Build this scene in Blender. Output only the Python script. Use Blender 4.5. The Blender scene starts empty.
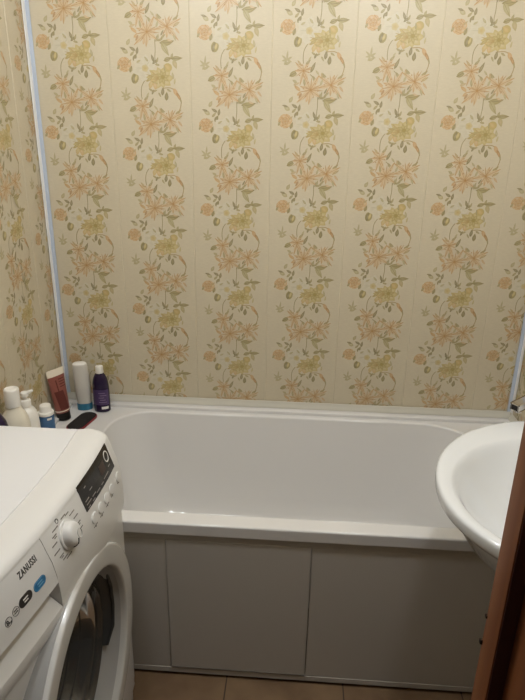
import bpy, bmesh, math, random
from mathutils import Vector, Matrix
random.seed(7)
C = bpy.context.scene.collection
PI = math.pi
W, H, YF, CEIL = 1.642, 0.54, -1.45, 2.36      # wall width, tub rim height, front wall, ceiling

# ---------------------------------------------------------------- helpers
def lin(h):
    h = h.lstrip('#')
    v = [int(h[i:i+2], 16)/255 for i in (0, 2, 4)]
    return tuple((c/12.92 if c <= .04045 else ((c+.055)/1.055)**2.4) for c in v)

def mat(name, col, rough=.5, metal=0, coat=0, spec=.5, noise=0, nscale=20, bump=0, bscale=200, trans=0, ior=1.45):
    m = bpy.data.materials.new(name); m.use_nodes = True
    nt = m.node_tree; b = nt.nodes['Principled BSDF']
    c = lin(col)
    b.inputs['Base Color'].default_value = (*c, 1)
    b.inputs['Roughness'].default_value = rough
    b.inputs['Metallic'].default_value = metal
    b.inputs['Coat Weight'].default_value = coat
    b.inputs['Specular IOR Level'].default_value = spec
    b.inputs['Transmission Weight'].default_value = trans
    b.inputs['IOR'].default_value = ior
    tc = nt.nodes.new('ShaderNodeTexCoord')
    if noise:
        n = nt.nodes.new('ShaderNodeTexNoise'); n.inputs['Scale'].default_value = nscale
        n.inputs['Detail'].default_value = 4
        r = nt.nodes.new('ShaderNodeValToRGB')
        r.color_ramp.elements[0].position = .3; r.color_ramp.elements[1].position = .7
        r.color_ramp.elements[0].color = (*[max(0, x*(1-noise)) for x in c], 1)
        r.color_ramp.elements[1].color = (*[min(1, x*(1+noise)) for x in c], 1)
        nt.links.new(tc.outputs['Object'], n.inputs['Vector'])
        nt.links.new(n.outputs['Fac'], r.inputs['Fac'])
        nt.links.new(r.outputs['Color'], b.inputs['Base Color'])
    if bump:
        n2 = nt.nodes.new('ShaderNodeTexNoise'); n2.inputs['Scale'].default_value = bscale
        bp = nt.nodes.new('ShaderNodeBump'); bp.inputs['Strength'].default_value = bump
        bp.inputs['Distance'].default_value = .002
        nt.links.new(tc.outputs['Object'], n2.inputs['Vector'])
        nt.links.new(n2.outputs['Fac'], bp.inputs['Height'])
        nt.links.new(bp.outputs['Normal'], b.inputs['Normal'])
    return m

def wood_mat(name, c1, c2, rough=.4):
    m = bpy.data.materials.new(name); m.use_nodes = True
    nt = m.node_tree; b = nt.nodes['Principled BSDF']; b.inputs['Roughness'].default_value = rough
    tc = nt.nodes.new('ShaderNodeTexCoord'); mp = nt.nodes.new('ShaderNodeMapping')
    mp.inputs['Scale'].default_value = (60, 60, 3)
    n = nt.nodes.new('ShaderNodeTexNoise'); n.inputs['Scale'].default_value = 1; n.inputs['Detail'].default_value = 6
    r = nt.nodes.new('ShaderNodeValToRGB')
    r.color_ramp.elements[0].position = .35; r.color_ramp.elements[1].position = .68
    r.color_ramp.elements[0].color = (*lin(c1), 1); r.color_ramp.elements[1].color = (*lin(c2), 1)
    for a, bb in ((tc.outputs['Object'], mp.inputs['Vector']), (mp.outputs['Vector'], n.inputs['Vector']),
                  (n.outputs['Fac'], r.inputs['Fac']), (r.outputs['Color'], b.inputs['Base Color'])): nt.links.new(a, bb)
    return m

M = dict(
    acrylic=mat('white_acrylic', '#dedcda', .16, coat=.3),
    ceramic=mat('white_ceramic', '#dee0e2', .12, coat=.5),
    trim=mat('shaded_white_plastic', '#b9c2d0', .3),
    trimw=mat('white_plastic_strip', '#f0efee', .3),
    basetrim=mat('cream_plastic_trim', '#cdc9bd', .35),
    screen=mat('white_laminate', '#bfbab2', .35),
    alu=mat('aluminium', '#9a9894', .35, metal=.9),
    enamel=mat('white_enamel', '#d6d4d1', .28, coat=.15),
    lid=mat('lid_laminate', '#d9d8d8', .4, bump=.05, bscale=600),
    fascia=mat('white_plastic', '#dad8d5', .32),
    ring=mat('door_plastic', '#d4d2ce', .22, coat=.2),
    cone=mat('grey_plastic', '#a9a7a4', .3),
    black=mat('black_plastic', '#141211', .35),
    dispglass=mat('black_display', '#1b1715', .12),
    ink=mat('dark_print', '#3a3734', .5),
    inkmid=mat('grey_brown_print', '#6b6660', .5),
    inkgrey=mat('grey_print', '#8d8680', .5),
    whiteink=mat('white_print', '#e6e2dc', .5),
    blueink=mat('blue_print', '#2c6f9c', .4),
    chargrey=mat('charcoal_print', '#37332f', .4),
    glass=mat('smoked_glass', '#77746f', .04, trans=.72, ior=1.5),
    handle=mat('graphite_plastic', '#3b3a39', .25),
    steel=mat('drum_steel', '#8d8b88', .3, metal=1),
    rubber=mat('grey_rubber', '#4a4846', .5),
    chrome=mat('chrome', '#c9c6c2', .08, metal=1),
    tubep=mat('rosy_brown_tube', '#8a5248', .28, coat=.3),
    tubedark=mat('dark_brown_print', '#5e2a24', .35),
    tubecrimp=mat('cream_tube_end', '#e8ddca', .35),
    bluecap=mat('teal_blue_plastic', '#37748f', .3),
    pearl=mat('pearl_white_plastic', '#cdc8bf', .3),
    purple=mat('dark_purple_plastic', '#271a38', .22, coat=.2),
    purplelab=mat('purple_label', '#47345c', .35),
    whitepl=mat('glossy_white_plastic', '#e9e5dd', .28),
    cream=mat('ivory_plastic', '#e2dac8', .28),
    bluepl=mat('blue_plastic', '#42648a', .3),
    bluelab=mat('dark_blue_print', '#234467', .4),
    grit=mat('black_abrasive', '#1d1a19', .8, bump=.4, bscale=900),
    redpl=mat('dark_red_plastic', '#7c1822', .35),
    plaster=mat('ceiling_plaster', '#d2ccc2', .7, bump=.1, bscale=120),
    hall=mat('hall_paint', '#8f8169', .7),
    wood=wood_mat('orange_brown_veneer', '#6c3c1d', '#7f4b26', .5),
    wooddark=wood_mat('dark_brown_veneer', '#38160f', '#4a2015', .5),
    bronze=mat('dark_bronze', '#2a2019', .4, metal=.7),
    gap=mat('dark_gap_shade', '#3a3531', .6),
    lampw=mat('lamp_base', '#e8e4dc', .4),
)

def link(name, me, m=None, parent=None, smooth=True, auto=None):
    o = bpy.data.objects.new(name, me); C.objects.link(o)
    if m is not None and len(me.materials) == 0: me.materials.append(m)
    if smooth:
        for p in me.polygons: p.use_smooth = True
        try: me.set_sharp_from_angle(angle=math.radians(auto or 38))
        except Exception: pass
    if parent is not None:
        o.parent = parent
        L = parent_world(parent)
        me.transform(Matrix.Translation(-L))
    return o

def parent_world(p):
    L = Vector((0, 0, 0))
    while p is not None:
        L += p.location; p = p.parent
    return L

def obj(name, bm, m, parent=None, smooth=True, auto=None, recalc=True):
    if recalc: bmesh.ops.recalc_face_normals(bm, faces=bm.faces)
    me = bpy.data.meshes.new(name); bm.to_mesh(me); bm.free()
    return link(name, me, m, parent, smooth, auto)

def thing(name, label, cat, loc, group=None):
    o = bpy.data.objects.new(name, None); C.objects.link(o); o.empty_display_size = .05
    o.location = loc; o['label'] = label; o['category'] = cat
    if group: o['group'] = group
    return o

def tag(o, label, cat, group=None):
    o['label'] = label; o['category'] = cat
    if group: o['group'] = group
    return o

def struct(o):
    o['kind'] = 'structure'; return o

def bx(bm, x0, x1, y0, y1, z0, z1, bev=0, seg=2):
    t = bmesh.new()
    bmesh.ops.create_cube(t, size=1)
    for v in t.verts:
        v.co = Vector(((x0+x1)/2+v.co.x*(x1-x0), (y0+y1)/2+v.co.y*(y1-y0), (z0+z1)/2+v.co.z*(z1-z0)))
    if bev: bmesh.ops.bevel(t, geom=t.edges[:], offset=bev, segments=seg, profile=.5, affect='EDGES')
    me = bpy.data.meshes.new('t'); t.to_mesh(me); t.free(); bm.from_mesh(me); bpy.data.meshes.remove(me)
    return bm
def box(*a, **k): return bx(bmesh.new(), *a, **k)

def loft(bm, rings, cap0=True, cap1=True, closed=True):
    R = [[bm.verts.new(p) for p in r] for r in rings]
    n = len(R[0])
    for a, b in zip(R, R[1:]):
        for i in range(n if closed else n-1):
            j = (i+1) % n
            bm.faces.new((a[i], a[j], b[j], b[i]))
    if cap0: bm.faces.new(R[0][::-1])
    if cap1: bm.faces.new(R[-1])
    return R

def circ(cx, cy, z, rx, ry=None, n=32, p=2.0, ang=0):
    ry = rx if ry is None else ry
    out = []
    for i in range(n):
        t = 2*PI*i/n; c, s = math.cos(t), math.sin(t)
        x = rx*math.copysign(abs(c)**(2/p), c); y = ry*math.copysign(abs(s)**(2/p), s)
        out.append((cx+x*math.cos(ang)-y*math.sin(ang), cy+x*math.sin(ang)+y*math.cos(ang), z))
    return out

def lathe(bm, cx, cy, prof, n=32, sy=1.0, p=2.0, ang=0):
    return loft(bm, [circ(cx, cy, z, r, r*sy, n, p, ang) for r, z in prof])

def lathex(bm, cy, cz, prof, n=96, cap0=False, cap1=False):           # axis along x, prof (r, x)
    return loft(bm, [[(x, cy+r*math.cos(2*PI*i/n), cz+r*math.sin(2*PI*i/n)) for i in range(n)] for r, x in prof], cap0, cap1)

def tube(bm, pts, r, n=12):
    pts = [Vector(p) for p in pts]; rings = []
    for i, p in enumerate(pts):
        d = (pts[min(i+1, len(pts)-1)]-pts[max(i-1, 0)]).normalized()
        u = d.orthogonal().normalized() if i == 0 else (u-d*u.dot(d)).normalized()
        v = d.cross(u); rr = r[i] if isinstance(r, (list, tuple)) else r
        rings.append([p+(u*math.cos(2*PI*k/n)+v*math.sin(2*PI*k/n))*rr for k in range(n)])
    loft(bm, rings)
    return bm

def rrect(x0, x1, y0, y1, r, z, n=10):
    """rounded rectangle, counter-clockwise; r = (back-left, back-right, front-right, front-left)"""
    if not isinstance(r, (tuple, list)): r = (r,)*4
    bl, br, fr, fl = r; out = []
    for cx, cy, rad, a0 in ((x1-br, y1-br, br, 0), (x0+bl, y1-bl, bl, 90), (x0+fl, y0+fl, fl, 180), (x1-fr, y0+fr, fr, 270)):
        for k in range(n+1):
            a = math.radians(a0+90*k/n); out.append((cx+rad*math.cos(a), cy+rad*math.sin(a), z))
    return out

# ---------------------------------------------------------------- wallpaper-printed wall panels
def dye(h, k=.88): return tuple(c*k for c in lin(h))
BG = dye('#d7cbb1')
ORA, ORD, PINK = dye('#d1aa75'), dye('#b78c59'), dye('#d2ae82')
GRN, GRD, GRL = dye('#a89a69'), dye('#91845a'), dye('#b9ac80')
YEL, YED, WHT, GRY, STEM = dye('#ccb87c'), dye('#b5a063'), dye('#dad2bd'), dye('#c8c0a8'), dye('#ab9d79')
def mix(a, b, t): return tuple(x*(1-t)+y*t for x, y in zip(a, b))

class Motif:
    """flat print shapes in one pattern repeat, millimetres (x right, y up) with colours; drawn in layers"""
    def __init__(s): s.shapes = []
    def poly(s, pts, c0, c1, ctr=None):
        if ctr is None: ctr = (sum(p[0] for p in pts)/len(pts), sum(p[1] for p in pts)/len(pts))
        s.shapes.append((ctr, pts, c0, c1))
    @staticmethod
    def px(X, Y): return (45.5+(X-105)*.475, -6-(Y-235)*(.462 if Y > 235 else .43))
    def leaf(s, X, Y, L, w, ang, c0, c1=None, bend=0, vein=None):
        """leaf centred at X,Y (sheet units), length L, width w, angle in degrees (0 = right, 90 = up)"""
        c1 = c1 or mix(c0, BG, .25); a = math.radians(ang); cx, cy = s.px(X, Y); L *= .47; w *= .50; pts = []
        for side in (1, -1):
            for k in range(7):
                t = k/6 if side == 1 else 1-k/6
                if (side == -1 and k in (0, 6)): continue
                u = (t-.5)*L; v = side*w/2*math.sin(PI*t**.8) + bend*.43*math.sin(PI*t)
                pts.append((cx+u*math.cos(a)-v*math.sin(a), cy+u*math.sin(a)+v*math.cos(a)))
        s.poly(pts, mix(c1, BG, .25), mix(c0, BG, .05), (cx-math.sin(a)*bend*.4, cy+math.cos(a)*bend*.4))
        if vein:
            s.stroke([(X-math.cos(a)*L/.43*.45, Y+math.sin(a)*L/.43*.45), (X-math.sin(a)*bend*.9, Y-math.cos(a)*bend*.9), (X+math.cos(a)*L/.43*.45, Y-math.sin(a)*L/.43*.45)], 3.2, vein)
    def petal(s, X, Y, ang, L, w, c0, c1, vein=None):
        a = math.radians(ang)
        s.leaf(X+math.cos(a)*L/2, Y-math.sin(a)*L/2, L, w, ang, c0, c1, vein=vein)
    def disc(s, X, Y, rx, ry, c0, c1, ang=0, n=14, wob=0):
        cx, cy = s.px(X, Y); a = math.radians(ang); rx *= .43; ry *= .43; pts = []
        for k in range(n):
            t = 2*PI*k/n; q = 1+wob*math.sin(t*5+X)
            u, v = rx*q*math.cos(t), ry*q*math.sin(t)
            pts.append((cx+u*math.cos(a)-v*math.sin(a), cy+u*math.sin(a)+v*math.cos(a)))
        s.poly(pts, c0, c1)
    def stroke(s, P, w, c):
        P = [Vector((*s.px(*p), 0)) for p in P]; w *= .43/2
        # smooth by Catmull-Rom
        Q = []
        for i in range(len(P)-1):
            p0, p1, p2, p3 = P[max(i-1, 0)], P[i], P[i+1], P[min(i+2, len(P)-1)]
            for k in range(4):
                t = k/4
                Q.append(.5*((2*p1)+(p2-p0)*t+(2*p0-5*p1+4*p2-p3)*t*t+(3*p1-p0-3*p2+p3)*t**3))
        Q.append(P[-1])
        for a, b in zip(Q, Q[1:]):
            d = (b-a); 
            if d.length < 1e-6: continue
            d.normalize(); nn = Vector((-d.y, d.x, 0))*w; e = d*.25
            pts = [a-e+nn, a-e-nn, b+e-nn, b+e+nn]
            s.poly([(p.x, p.y) for p in pts], c, c)
    def lily(s, X, Y, L, spin, n=7, tone=ORA, w=.27):
        L *= 1.08; n = max(5, n-1); s.disc(X, Y, L*.72, L*.66, mix(tone, BG, .8), mix(tone, BG, .93), wob=.12, n=20)
        for k in range(n):
            a = spin+360*k/n+9*math.sin(k*3.1+Y); l = L*(1+.27*math.sin(k*2.3+X))
            s.petal(X, Y, a, l, L*w, mix(tone, BG, .34), mix(tone, BG, .72), vein=mix(ORD, tone, .3))
        for k in range(n):
            a = spin+360*(k+.5)/n+12*math.sin(k*1.7+X); l = L*(.72+.2*math.sin(k*4.1+Y))
            s.petal(X, Y, a, l, L*.075, mix(ORD, tone, .25), mix(ORD, BG, .4))
        for k in range(6):
            a = spin+40+60*k; r = math.radians(a); s.disc(X+math.cos(r)*L*.5, Y-math.sin(r)*L*.5, 4.5, 3.2, ORD, ORD, a)
        s.disc(X, Y, L*.09, L*.09, ORD, mix(ORD, tone, .5))

def build_motif():
    m = Motif()
    # stems
    m.stroke([(310, 75), (311, 140), (307, 195), (318, 238)], 5.5, STEM)
    m.stroke([(232, 335), (212, 370), (207, 420), (214, 465)], 5.5, STEM)
    m.stroke([(345, 380), (400, 376), (438, 398), (466, 440), (466, 490), (440, 545), (410, 565)], 6, mix(STEM, ORA, .3))
    m.stroke([(232, 495), (275, 530), (300, 570), (322, 630), (312, 664)], 5.5, STEM)
    # sprig above the rose
    m.leaf(138, 92, 44, 22, 60, GRL); m.leaf(112, 150, 48, 26, 150, GRL, mix(GRL, BG, .4)); m.leaf(100, 135, 40, 12, 165, GRD)
    m.leaf(162, 135, 46, 17, 150, GRD); m.leaf(193, 146, 46, 17, 80, GRD); m.leaf(176, 190, 46, 22, 60, GRD, vein=GRN)
    m.leaf(160, 165, 40, 14, 45, GRN)
    # rose
    m.disc(105, 236, 40, 38, mix(PINK, BG, .45), mix(ORA, BG, .7), wob=.12)
    for k in range(7):
        a = 360*k/7+10; r = math.radians(a); m.leaf(105+34*math.cos(r), 236-34*math.sin(r), 44, 25, a+70, mix(ORA, PINK, .3), mix(PINK, BG, .5), vein=mix(ORD, ORA, .3) if k % 2 else None)
    for k in range(5):
        a = 72*k+30; r = math.radians(a); m.leaf(104+15*math.cos(r), 236-15*math.sin(r), 34, 15, a+95, mix(ORD, ORA, .35), mix(PINK, BG, .3))
    m.disc(104, 237, 7, 6, ORD, ORA)
    m.leaf(146, 264, 44, 20, 70, GRN, vein=GRD); m.leaf(66, 252, 34, 13, 60, GRN); m.leaf(140, 215, 34, 11, 40, mix(GRN, ORA, .4))
    # green bud
    m.disc(170, 320, 27, 36, GRN, mix(GRN, GRL, .5), -15); m.leaf(162, 322, 60, 20, 78, GRD); m.leaf(178, 316, 46, 16, 70, YEL)
    # pale flower
    for k in range(6):
        a = 360*k/6+20; m.petal(234, 256, a, 84, 66, mix(WHT, BG, .3), mix(mix(WHT, GRY, .5), BG, .35))
    for k in range(3):
        m.petal(236, 258, 50+130*k, 56, 6, mix(GRY, GRL, .25), mix(WHT, BG, .5))
    m.disc(240, 258, 25, 25, mix(YEL, ORA, .25), mix(YEL, WHT, .45), wob=.1)
    # dark sprig by the stem
    m.leaf(292, 195, 50, 16, 110, GRD); m.leaf(304, 218, 40, 14, 40, GRD); m.leaf(320, 236, 34, 12, 170, GRN); m.leaf(322, 205, 36, 12, 70, GRN)
    # right leaf trio
    m.leaf(390, 200, 56, 26, 20, GRN, vein=GRD); m.leaf(448, 194, 76, 26, 4, GRN, vein=GRD); m.leaf(436, 232, 60, 28, -70, GRL, mix(GRL, PINK, .4)); m.leaf(418, 178, 34, 14, 70, GRN)
    # large yellow flower
    for a, L, w in ((0, 78, 56), (38, 76, 50), (75, 66, 48), (112, 70, 46), (150, 92, 44), (178, 104, 46), (205, 100, 44), (240, 78, 44), (280, 62, 46), (322, 74, 50)):
        m.petal(346, 316, a, L, w, mix(YEL, GRN, .15), mix(YEL, BG, .45))
    for k in range(8):
        m.petal(352, 312, 15+45*k, 46, 20, mix(YED, GRN, .3), mix(YEL, YED, .25))
    for a, L in ((165, 92), (190, 100), (212, 90), (140, 70)): m.petal(330, 318, a, L, 9, mix(YED, ORD, .3), mix(YEL, ORA, .4))
    m.disc(354, 310, 15, 13, YED, mix(YED, GRN, .4))
    m.leaf(268, 322, 60, 16, 35, YED, mix(YEL, GRN, .3)); m.leaf(275, 352, 64, 24, 70, mix(ORA, YEL, .5), mix(YEL, BG, .3)); m.leaf(300, 360, 56, 24, 100, mix(ORA, YEL, .4), mix(PINK, BG, .3))
    m.leaf(290, 300, 70, 10, 12, YED); m.leaf(300, 345, 52, 9, -20, YED)
    # yellow bud
    m.disc(389, 252, 31, 28, mix(YEL, ORA, .35), mix(YEL, GRN, .3)); m.leaf(386, 250, 44, 20, 140, mix(ORA, YEL, .4), YEL); m.leaf(366, 254, 40, 9, 95, GRN)
    # leaves below
    m.leaf(350, 398, 52, 20, 80, GRD); m.leaf(374, 428, 54, 24, 85, GRD, vein=GRN); m.leaf(285, 402, 36, 12, 65, GRD); m.leaf(272, 390, 34, 12, 150, GRN); m.leaf(300, 395, 34, 11, 20, GRN); m.leaf(392, 392, 34, 12, -30, GRN)
    # curled bud on the right
    m.leaf(436, 405, 60, 24, -62, mix(ORA, PINK, .4), PINK); m.leaf(455, 432, 66, 15, -60, ORD, ORA); m.leaf(468, 455, 34, 10, -70, GRN)
    # left star leaf
    for a, l in ((85, 58), (140, 44), (30, 40), (190, 34), (240, 36), (-20, 36)): m.petal(104, 428, a, l, 12, mix(GRL, BG, .2), mix(GRN, BG, .3))
    m.leaf(110, 448, 40, 14, 20, GRL)
    # first lily with leaves
    m.leaf(152, 508, 68, 30, 30, GRN, mix(GRN, BG, .15), vein=GRD); m.leaf(272, 470, 72, 18, 65, GRD, mix(GRN, BG, .2)); m.leaf(158, 555, 34, 16, 150, GRL)
    m.lily(212, 492, 66, 8, 7)
    # right lily with green sepals
    m.leaf(350, 532, 74, 22, 120, GRN, mix(GRN, BG, .3)); m.leaf(442, 535, 76, 18, 45, GRN, mix(GRN, ORA, .3))
    m.lily(392, 574, 80, 20, 7)
    # lower lily with curled side bud
    m.leaf(182, 600, 64, 18, -35, ORA, PINK); m.leaf(200, 625, 60, 20, 30, ORA, mix(PINK, BG, .3)); m.leaf(198, 640, 46, 11, 60, ORD)
    m.leaf(285, 545, 56, 16, -60, GRN); m.leaf(365, 632, 44, 12, 40, GRN); m.leaf(360, 610, 40, 10, 60, GRD)
    m.lily(262, 606, 88, 12, 8)
    # broad leaves
    m.leaf(388, 664, 96, 34, 8, GRN, mix(GRN, YEL, .3), bend=-6, vein=GRD); m.leaf(375, 706, 92, 32, -58, GRL, mix(GRL, BG, .25), vein=GRN); m.leaf(346, 652, 40, 13, 20, GRN)
    # small loose leaves between the sprays
    for X, Y, L, w, a, c in ((250, 200, 40, 13, 130, GRL), (200, 215, 34, 12, 30, GRL), (420, 300, 44, 15, 100, GRL), (432, 335, 40, 10, 80, mix(GRL, YEL, .5)), (250, 420, 34, 11, 60, GRL), (330, 420, 34, 11, -60, GRN),
                             (240, 440, 42, 13, 40, GRN), (185, 445, 44, 12, 130, mix(ORA, GRN, .5)), (330, 560, 40, 13, 70, GRL), (300, 500, 36, 11, 130, GRL), (460, 600, 44, 13, -50, PINK), (440, 640, 40, 13, -70, GRL),
                             (220, 560, 48, 13, 100, GRN), (330, 640, 50, 13, 75, GRN), (170, 570, 44, 14, 20, mix(PINK, GRL, .5)), (455, 560, 50, 14, 30, mix(GRN, ORA, .4)), (330, 520, 40, 12, 100, mix(ORA, GRN, .5)), (240, 660, 44, 14, 80, PINK), (405, 655, 40, 12, -20, mix(ORA, BG, .3))):
        m.leaf(X, Y, L, w, a, c, mix(c, BG, .4))
    return m.shapes
MOTIF = build_motif()
REP = .2605

def panel_mat():
    m = bpy.data.materials.new('floral_print'); m.use_nodes = True
    nt = m.node_tree; b = nt.nodes['Principled BSDF']
    at = nt.nodes.new('ShaderNodeVertexColor'); at.layer_name = 'print'
    tc = nt.nodes.new('ShaderNodeTexCoord')
    # faint woven mottling of the print
    mp = nt.nodes.new('ShaderNodeMapping'); mp.inputs['Scale'].default_value = (1, 1, 6)
    n = nt.nodes.new('ShaderNodeTexNoise'); n.inputs['Scale'].default_value = 60; n.inputs['Detail'].default_value = 6; n.inputs['Roughness'].default_value = .7
    mr = nt.nodes.new('ShaderNodeMapRange'); mr.inputs['From Min'].default_value = .3; mr.inputs['From Max'].default_value = .7
    mr.inputs['To Min'].default_value = .95; mr.inputs['To Max'].default_value = 1.04
    mx = nt.nodes.new('ShaderNodeMix'); mx.data_type = 'RGBA'; mx.blend_type = 'MULTIPLY'; mx.inputs['Factor'].default_value = 1
    nt.links.new(tc.outputs['Object'], mp.inputs['Vector']); nt.links.new(mp.outputs['Vector'], n.inputs['Vector'])
    nt.links.new(n.outputs['Fac'], mr.inputs['Value'])
    nt.links.new(at.outputs['Color'], mx.inputs['A']); nt.links.new(mr.outputs['Result'], mx.inputs['B'])
    nt.links.new(mx.outputs['Result'], b.inputs['Base Color'])
    b.inputs['Roughness'].default_value = .40; b.inputs['Specular IOR Level'].default_value = .5
    return m
PM = panel_mat()

def wall(name, org, du, nrm, u0, u1, z1, edges, phases, thick=.1):
    """panelled wall: org + du*u + z; edges = panel left edges in u; printed shapes sit 0.15 mm layers proud of the board"""
    V, F, COL = [], [], []
    org, du, nrm = Vector(org), Vector(du), Vector(nrm)
    def P(u, z, n): return org+du*u+nrm*n+Vector((0, 0, z))
    def quad(pts, cols):
        i = len(V); V.extend(pts); F.append(tuple(range(i, i+len(pts)))); COL.append(cols)
    bg = BG
    # profile with shallow V-grooves at the joints
    prof = [(u0, 0)]
    for e in sorted(edges):
        if u0+.004 < e < u1-.004: prof += [(e-.0016, 0), (e-.0005, -.0014), (e+.0005, -.0014), (e+.0016, 0)]
    prof.append((u1, 0))
    for (a, na), (b, nb) in zip(prof, prof[1:]):
        quad([P(a, 0, na), P(b, 0, nb), P(b, z1, nb), P(a, z1, na)], [bg]*4)
    # back and sides of the wall slab
    quad([P(u1, 0, -thick), P(u0, 0, -thick), P(u0, z1, -thick), P(u1, z1, -thick)], [bg]*4)
    quad([P(u0, 0, -thick), P(u0, 0, 0), P(u0, z1, 0), P(u0, z1, -thick)], [bg]*4)
    quad([P(u1, 0, 0), P(u1, 0, -thick), P(u1, z1, -thick), P(u1, z1, 0)], [bg]*4)
    quad([P(u0, z1, 0), P(u1, z1, 0), P(u1, z1, -thick), P(u0, z1, -thick)], [bg]*4)
    quad([P(u0, 0, -thick), P(u1, 0, -thick), P(u1, 0, 0), P(u0, 0, 0)], [bg]*4)
    # print
    nsh = len(MOTIF)
    for e, ph in zip(edges, phases):
        z = ph % REP - REP
        while z < z1+REP:
            for k, (ctr, pts, c0, c1) in enumerate(MOTIF):
                us = [e+p[0]/1000 for p in pts]; zs = [z+p[1]/1000 for p in pts]
                if min(us) < u0 or max(us) > u1 or min(zs) < 0.02 or max(zs) > z1: continue
                n = .0002+.0000025*k
                i = len(V); V.append(P(e+ctr[0]/1000, z+ctr[1]/1000, n))
                V.extend(P(u, zz, n) for u, zz in zip(us, zs)); np_ = len(pts)
                for q in range(np_):
                    a, b = i+1+q, i+1+(q+1) % np_
                    F.append((i, a, b)); COL.append([c0, c1, c1])
            z += REP
    me = bpy.data.meshes.new(name); me.from_pydata([tuple(v) for v in V], [], F); me.update()
    ca = me.color_attributes.new('print', 'FLOAT_COLOR', 'CORNER')
    flat = []
    for cols in COL:
        for c in cols: flat += [c[0], c[1], c[2], 1.0]
    ca.data.foreach_set('color', flat)
    return struct(link(name, me, PM, None, smooth=False))

wall('wall_back', (0, 0, 0), (1, 0, 0), (0, -1, 0), 0, W, CEIL, [.25*k for k in range(7)], [1.5026, 1.7024-REP, 1.5316, 1.5478, 1.5606, 1.5521, 1.3156])
L0 = -YF+.0
wall('wall_left', (0, YF, 0), (0, 1, 0), (1, 0, 0), 0, -YF, CEIL, [-YF-.136-.25*k for k in range(6)], [1.434, 1.52, 1.47, 1.55, 1.44, 1.5])
wall('wall_right', (W, 0, 0), (0, -1, 0), (-1, 0, 0), 0, -YF, CEIL, [-.10+.25*k for k in range(7)], [1.46, 1.5, 1.47, 1.55, 1.44, 1.5, 1.46])

# floor with square tiles
def tile_mat():
    m = bpy.data.materials.new('floor_tiles'); m.use_nodes = True
    nt = m.node_tree; b = nt.nodes['Principled BSDF']
    tc = nt.nodes.new('ShaderNodeTexCoord'); mp = nt.nodes.new('ShaderNodeMapping')
    mp.inputs['Location'].default_value = (-.01, -.13, 0)
    br = nt.nodes.new('ShaderNodeTexBrick'); br.offset = 0
    br.inputs['Scale'].default_value = 1; br.inputs['Brick Width'].default_value = .34; br.inputs['Row Height'].default_value = .34
    br.inputs['Mortar Size'].default_value = .0022; br.inputs['Mortar Smooth'].default_value = .2
    n = nt.nodes.new('ShaderNodeTexNoise'); n.inputs['Scale'].default_value = 9; n.inputs['Detail'].default_value = 6
    r = nt.nodes.new('ShaderNodeValToRGB')
    r.color_ramp.elements[0].position = .35; r.color_ramp.elements[1].position = .68
    r.color_ramp.elements[0].color = (*lin('#6e5640'), 1); r.color_ramp.elements[1].color = (*lin('#836a4f'), 1)
    br.inputs['Mortar'].default_value = (*lin('#41332a'), 1)
    for a, bb in ((tc.outputs['Object'], mp.inputs['Vector']), (mp.outputs['Vector'], br.inputs['Vector']), (tc.outputs['Object'], n.inputs['Vector']),
                  (n.outputs['Fac'], r.inputs['Fac']), (r.outputs['Color'], br.inputs['Color1']), (r.outputs['Color'], br.inputs['Color2']), (br.outputs['Color'], b.inputs['Base Color'])): nt.links.new(a, bb)
    b.inputs['Roughness'].default_value = .35
    return m
struct(obj('floor', box(-.1, W+.1, -3.2, .1, -.1, 0), tile_mat(), smooth=False))
struct(obj('ceiling', box(-.1, W+.1, YF-.1, .1, CEIL, CEIL+.08), M['plaster'], smooth=False))
# front wall with the doorway the picture is taken through
DX0, DX1, DZ = .33, 1.115, 2.03
bm = bmesh.new()
bx(bm, -.1, DX0, YF-.1, YF, 0, CEIL); bx(bm, DX1, W+.1, YF-.1, YF, 0, CEIL); bx(bm, DX0, DX1, YF-.1, YF, DZ, CEIL)
struct(obj('wall_front', bm, M['hall'], smooth=False))

# door frame: veneered jambs with a stop step
dr = struct(thing('door_1', 'brown wooden door frame in the right foreground', 'door frame', (1.09, YF, 0)))
XA, XB = 1.073, 1.0895
def jamb(nm, s):
    def X(x): return x if s > 0 else DX0+DX1-x
    bm = bmesh.new(); a, b = sorted((X(XB), X(DX1))); bx(bm, a, b, YF-.1, YF+.004, 0, DZ, .0008, 1)
    obj(nm, bm, M['wood'], dr)
    bm = bmesh.new(); a, b = sorted((X(XA), X(XB))); bx(bm, a, b, YF-.036, YF, 0, DZ-.02, .0012, 2)
    st = obj('door_stop', bm, M['wood'], dr)
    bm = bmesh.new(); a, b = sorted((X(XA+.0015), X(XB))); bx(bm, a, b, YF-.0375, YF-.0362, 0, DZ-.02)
    obj('dark_strip', bm, M['wooddark'], dr)  # thin dark brown strip on the hall face of the stop
jamb('jamb', 1); jamb('jamb', -1)
obj('head_jamb', box(DX0, DX1, YF-.1, YF+.004, DZ-.025, DZ), M['wood'], dr)
# casing on the hall side
for a, b in ((DX0-.06, DX0+.018), (DX1-.018, DX1+.06)):
    obj('casing', box(a, b, YF-.112, YF-.1005, 0, DZ+.05, .003), M['wood'], dr)
# latch keeper with bent lips
bm = bmesh.new()
bx(bm, XA-.0025, XA+.001, YF-.003, YF+.0015, .979, .985, .0006, 1)
bx(bm, XA-.0015, XA+.001, YF-.003, YF+.0015, 1.016, 1.020, .0006, 1)
obj('latch_keeper', bm, M['bronze'], dr)

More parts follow.
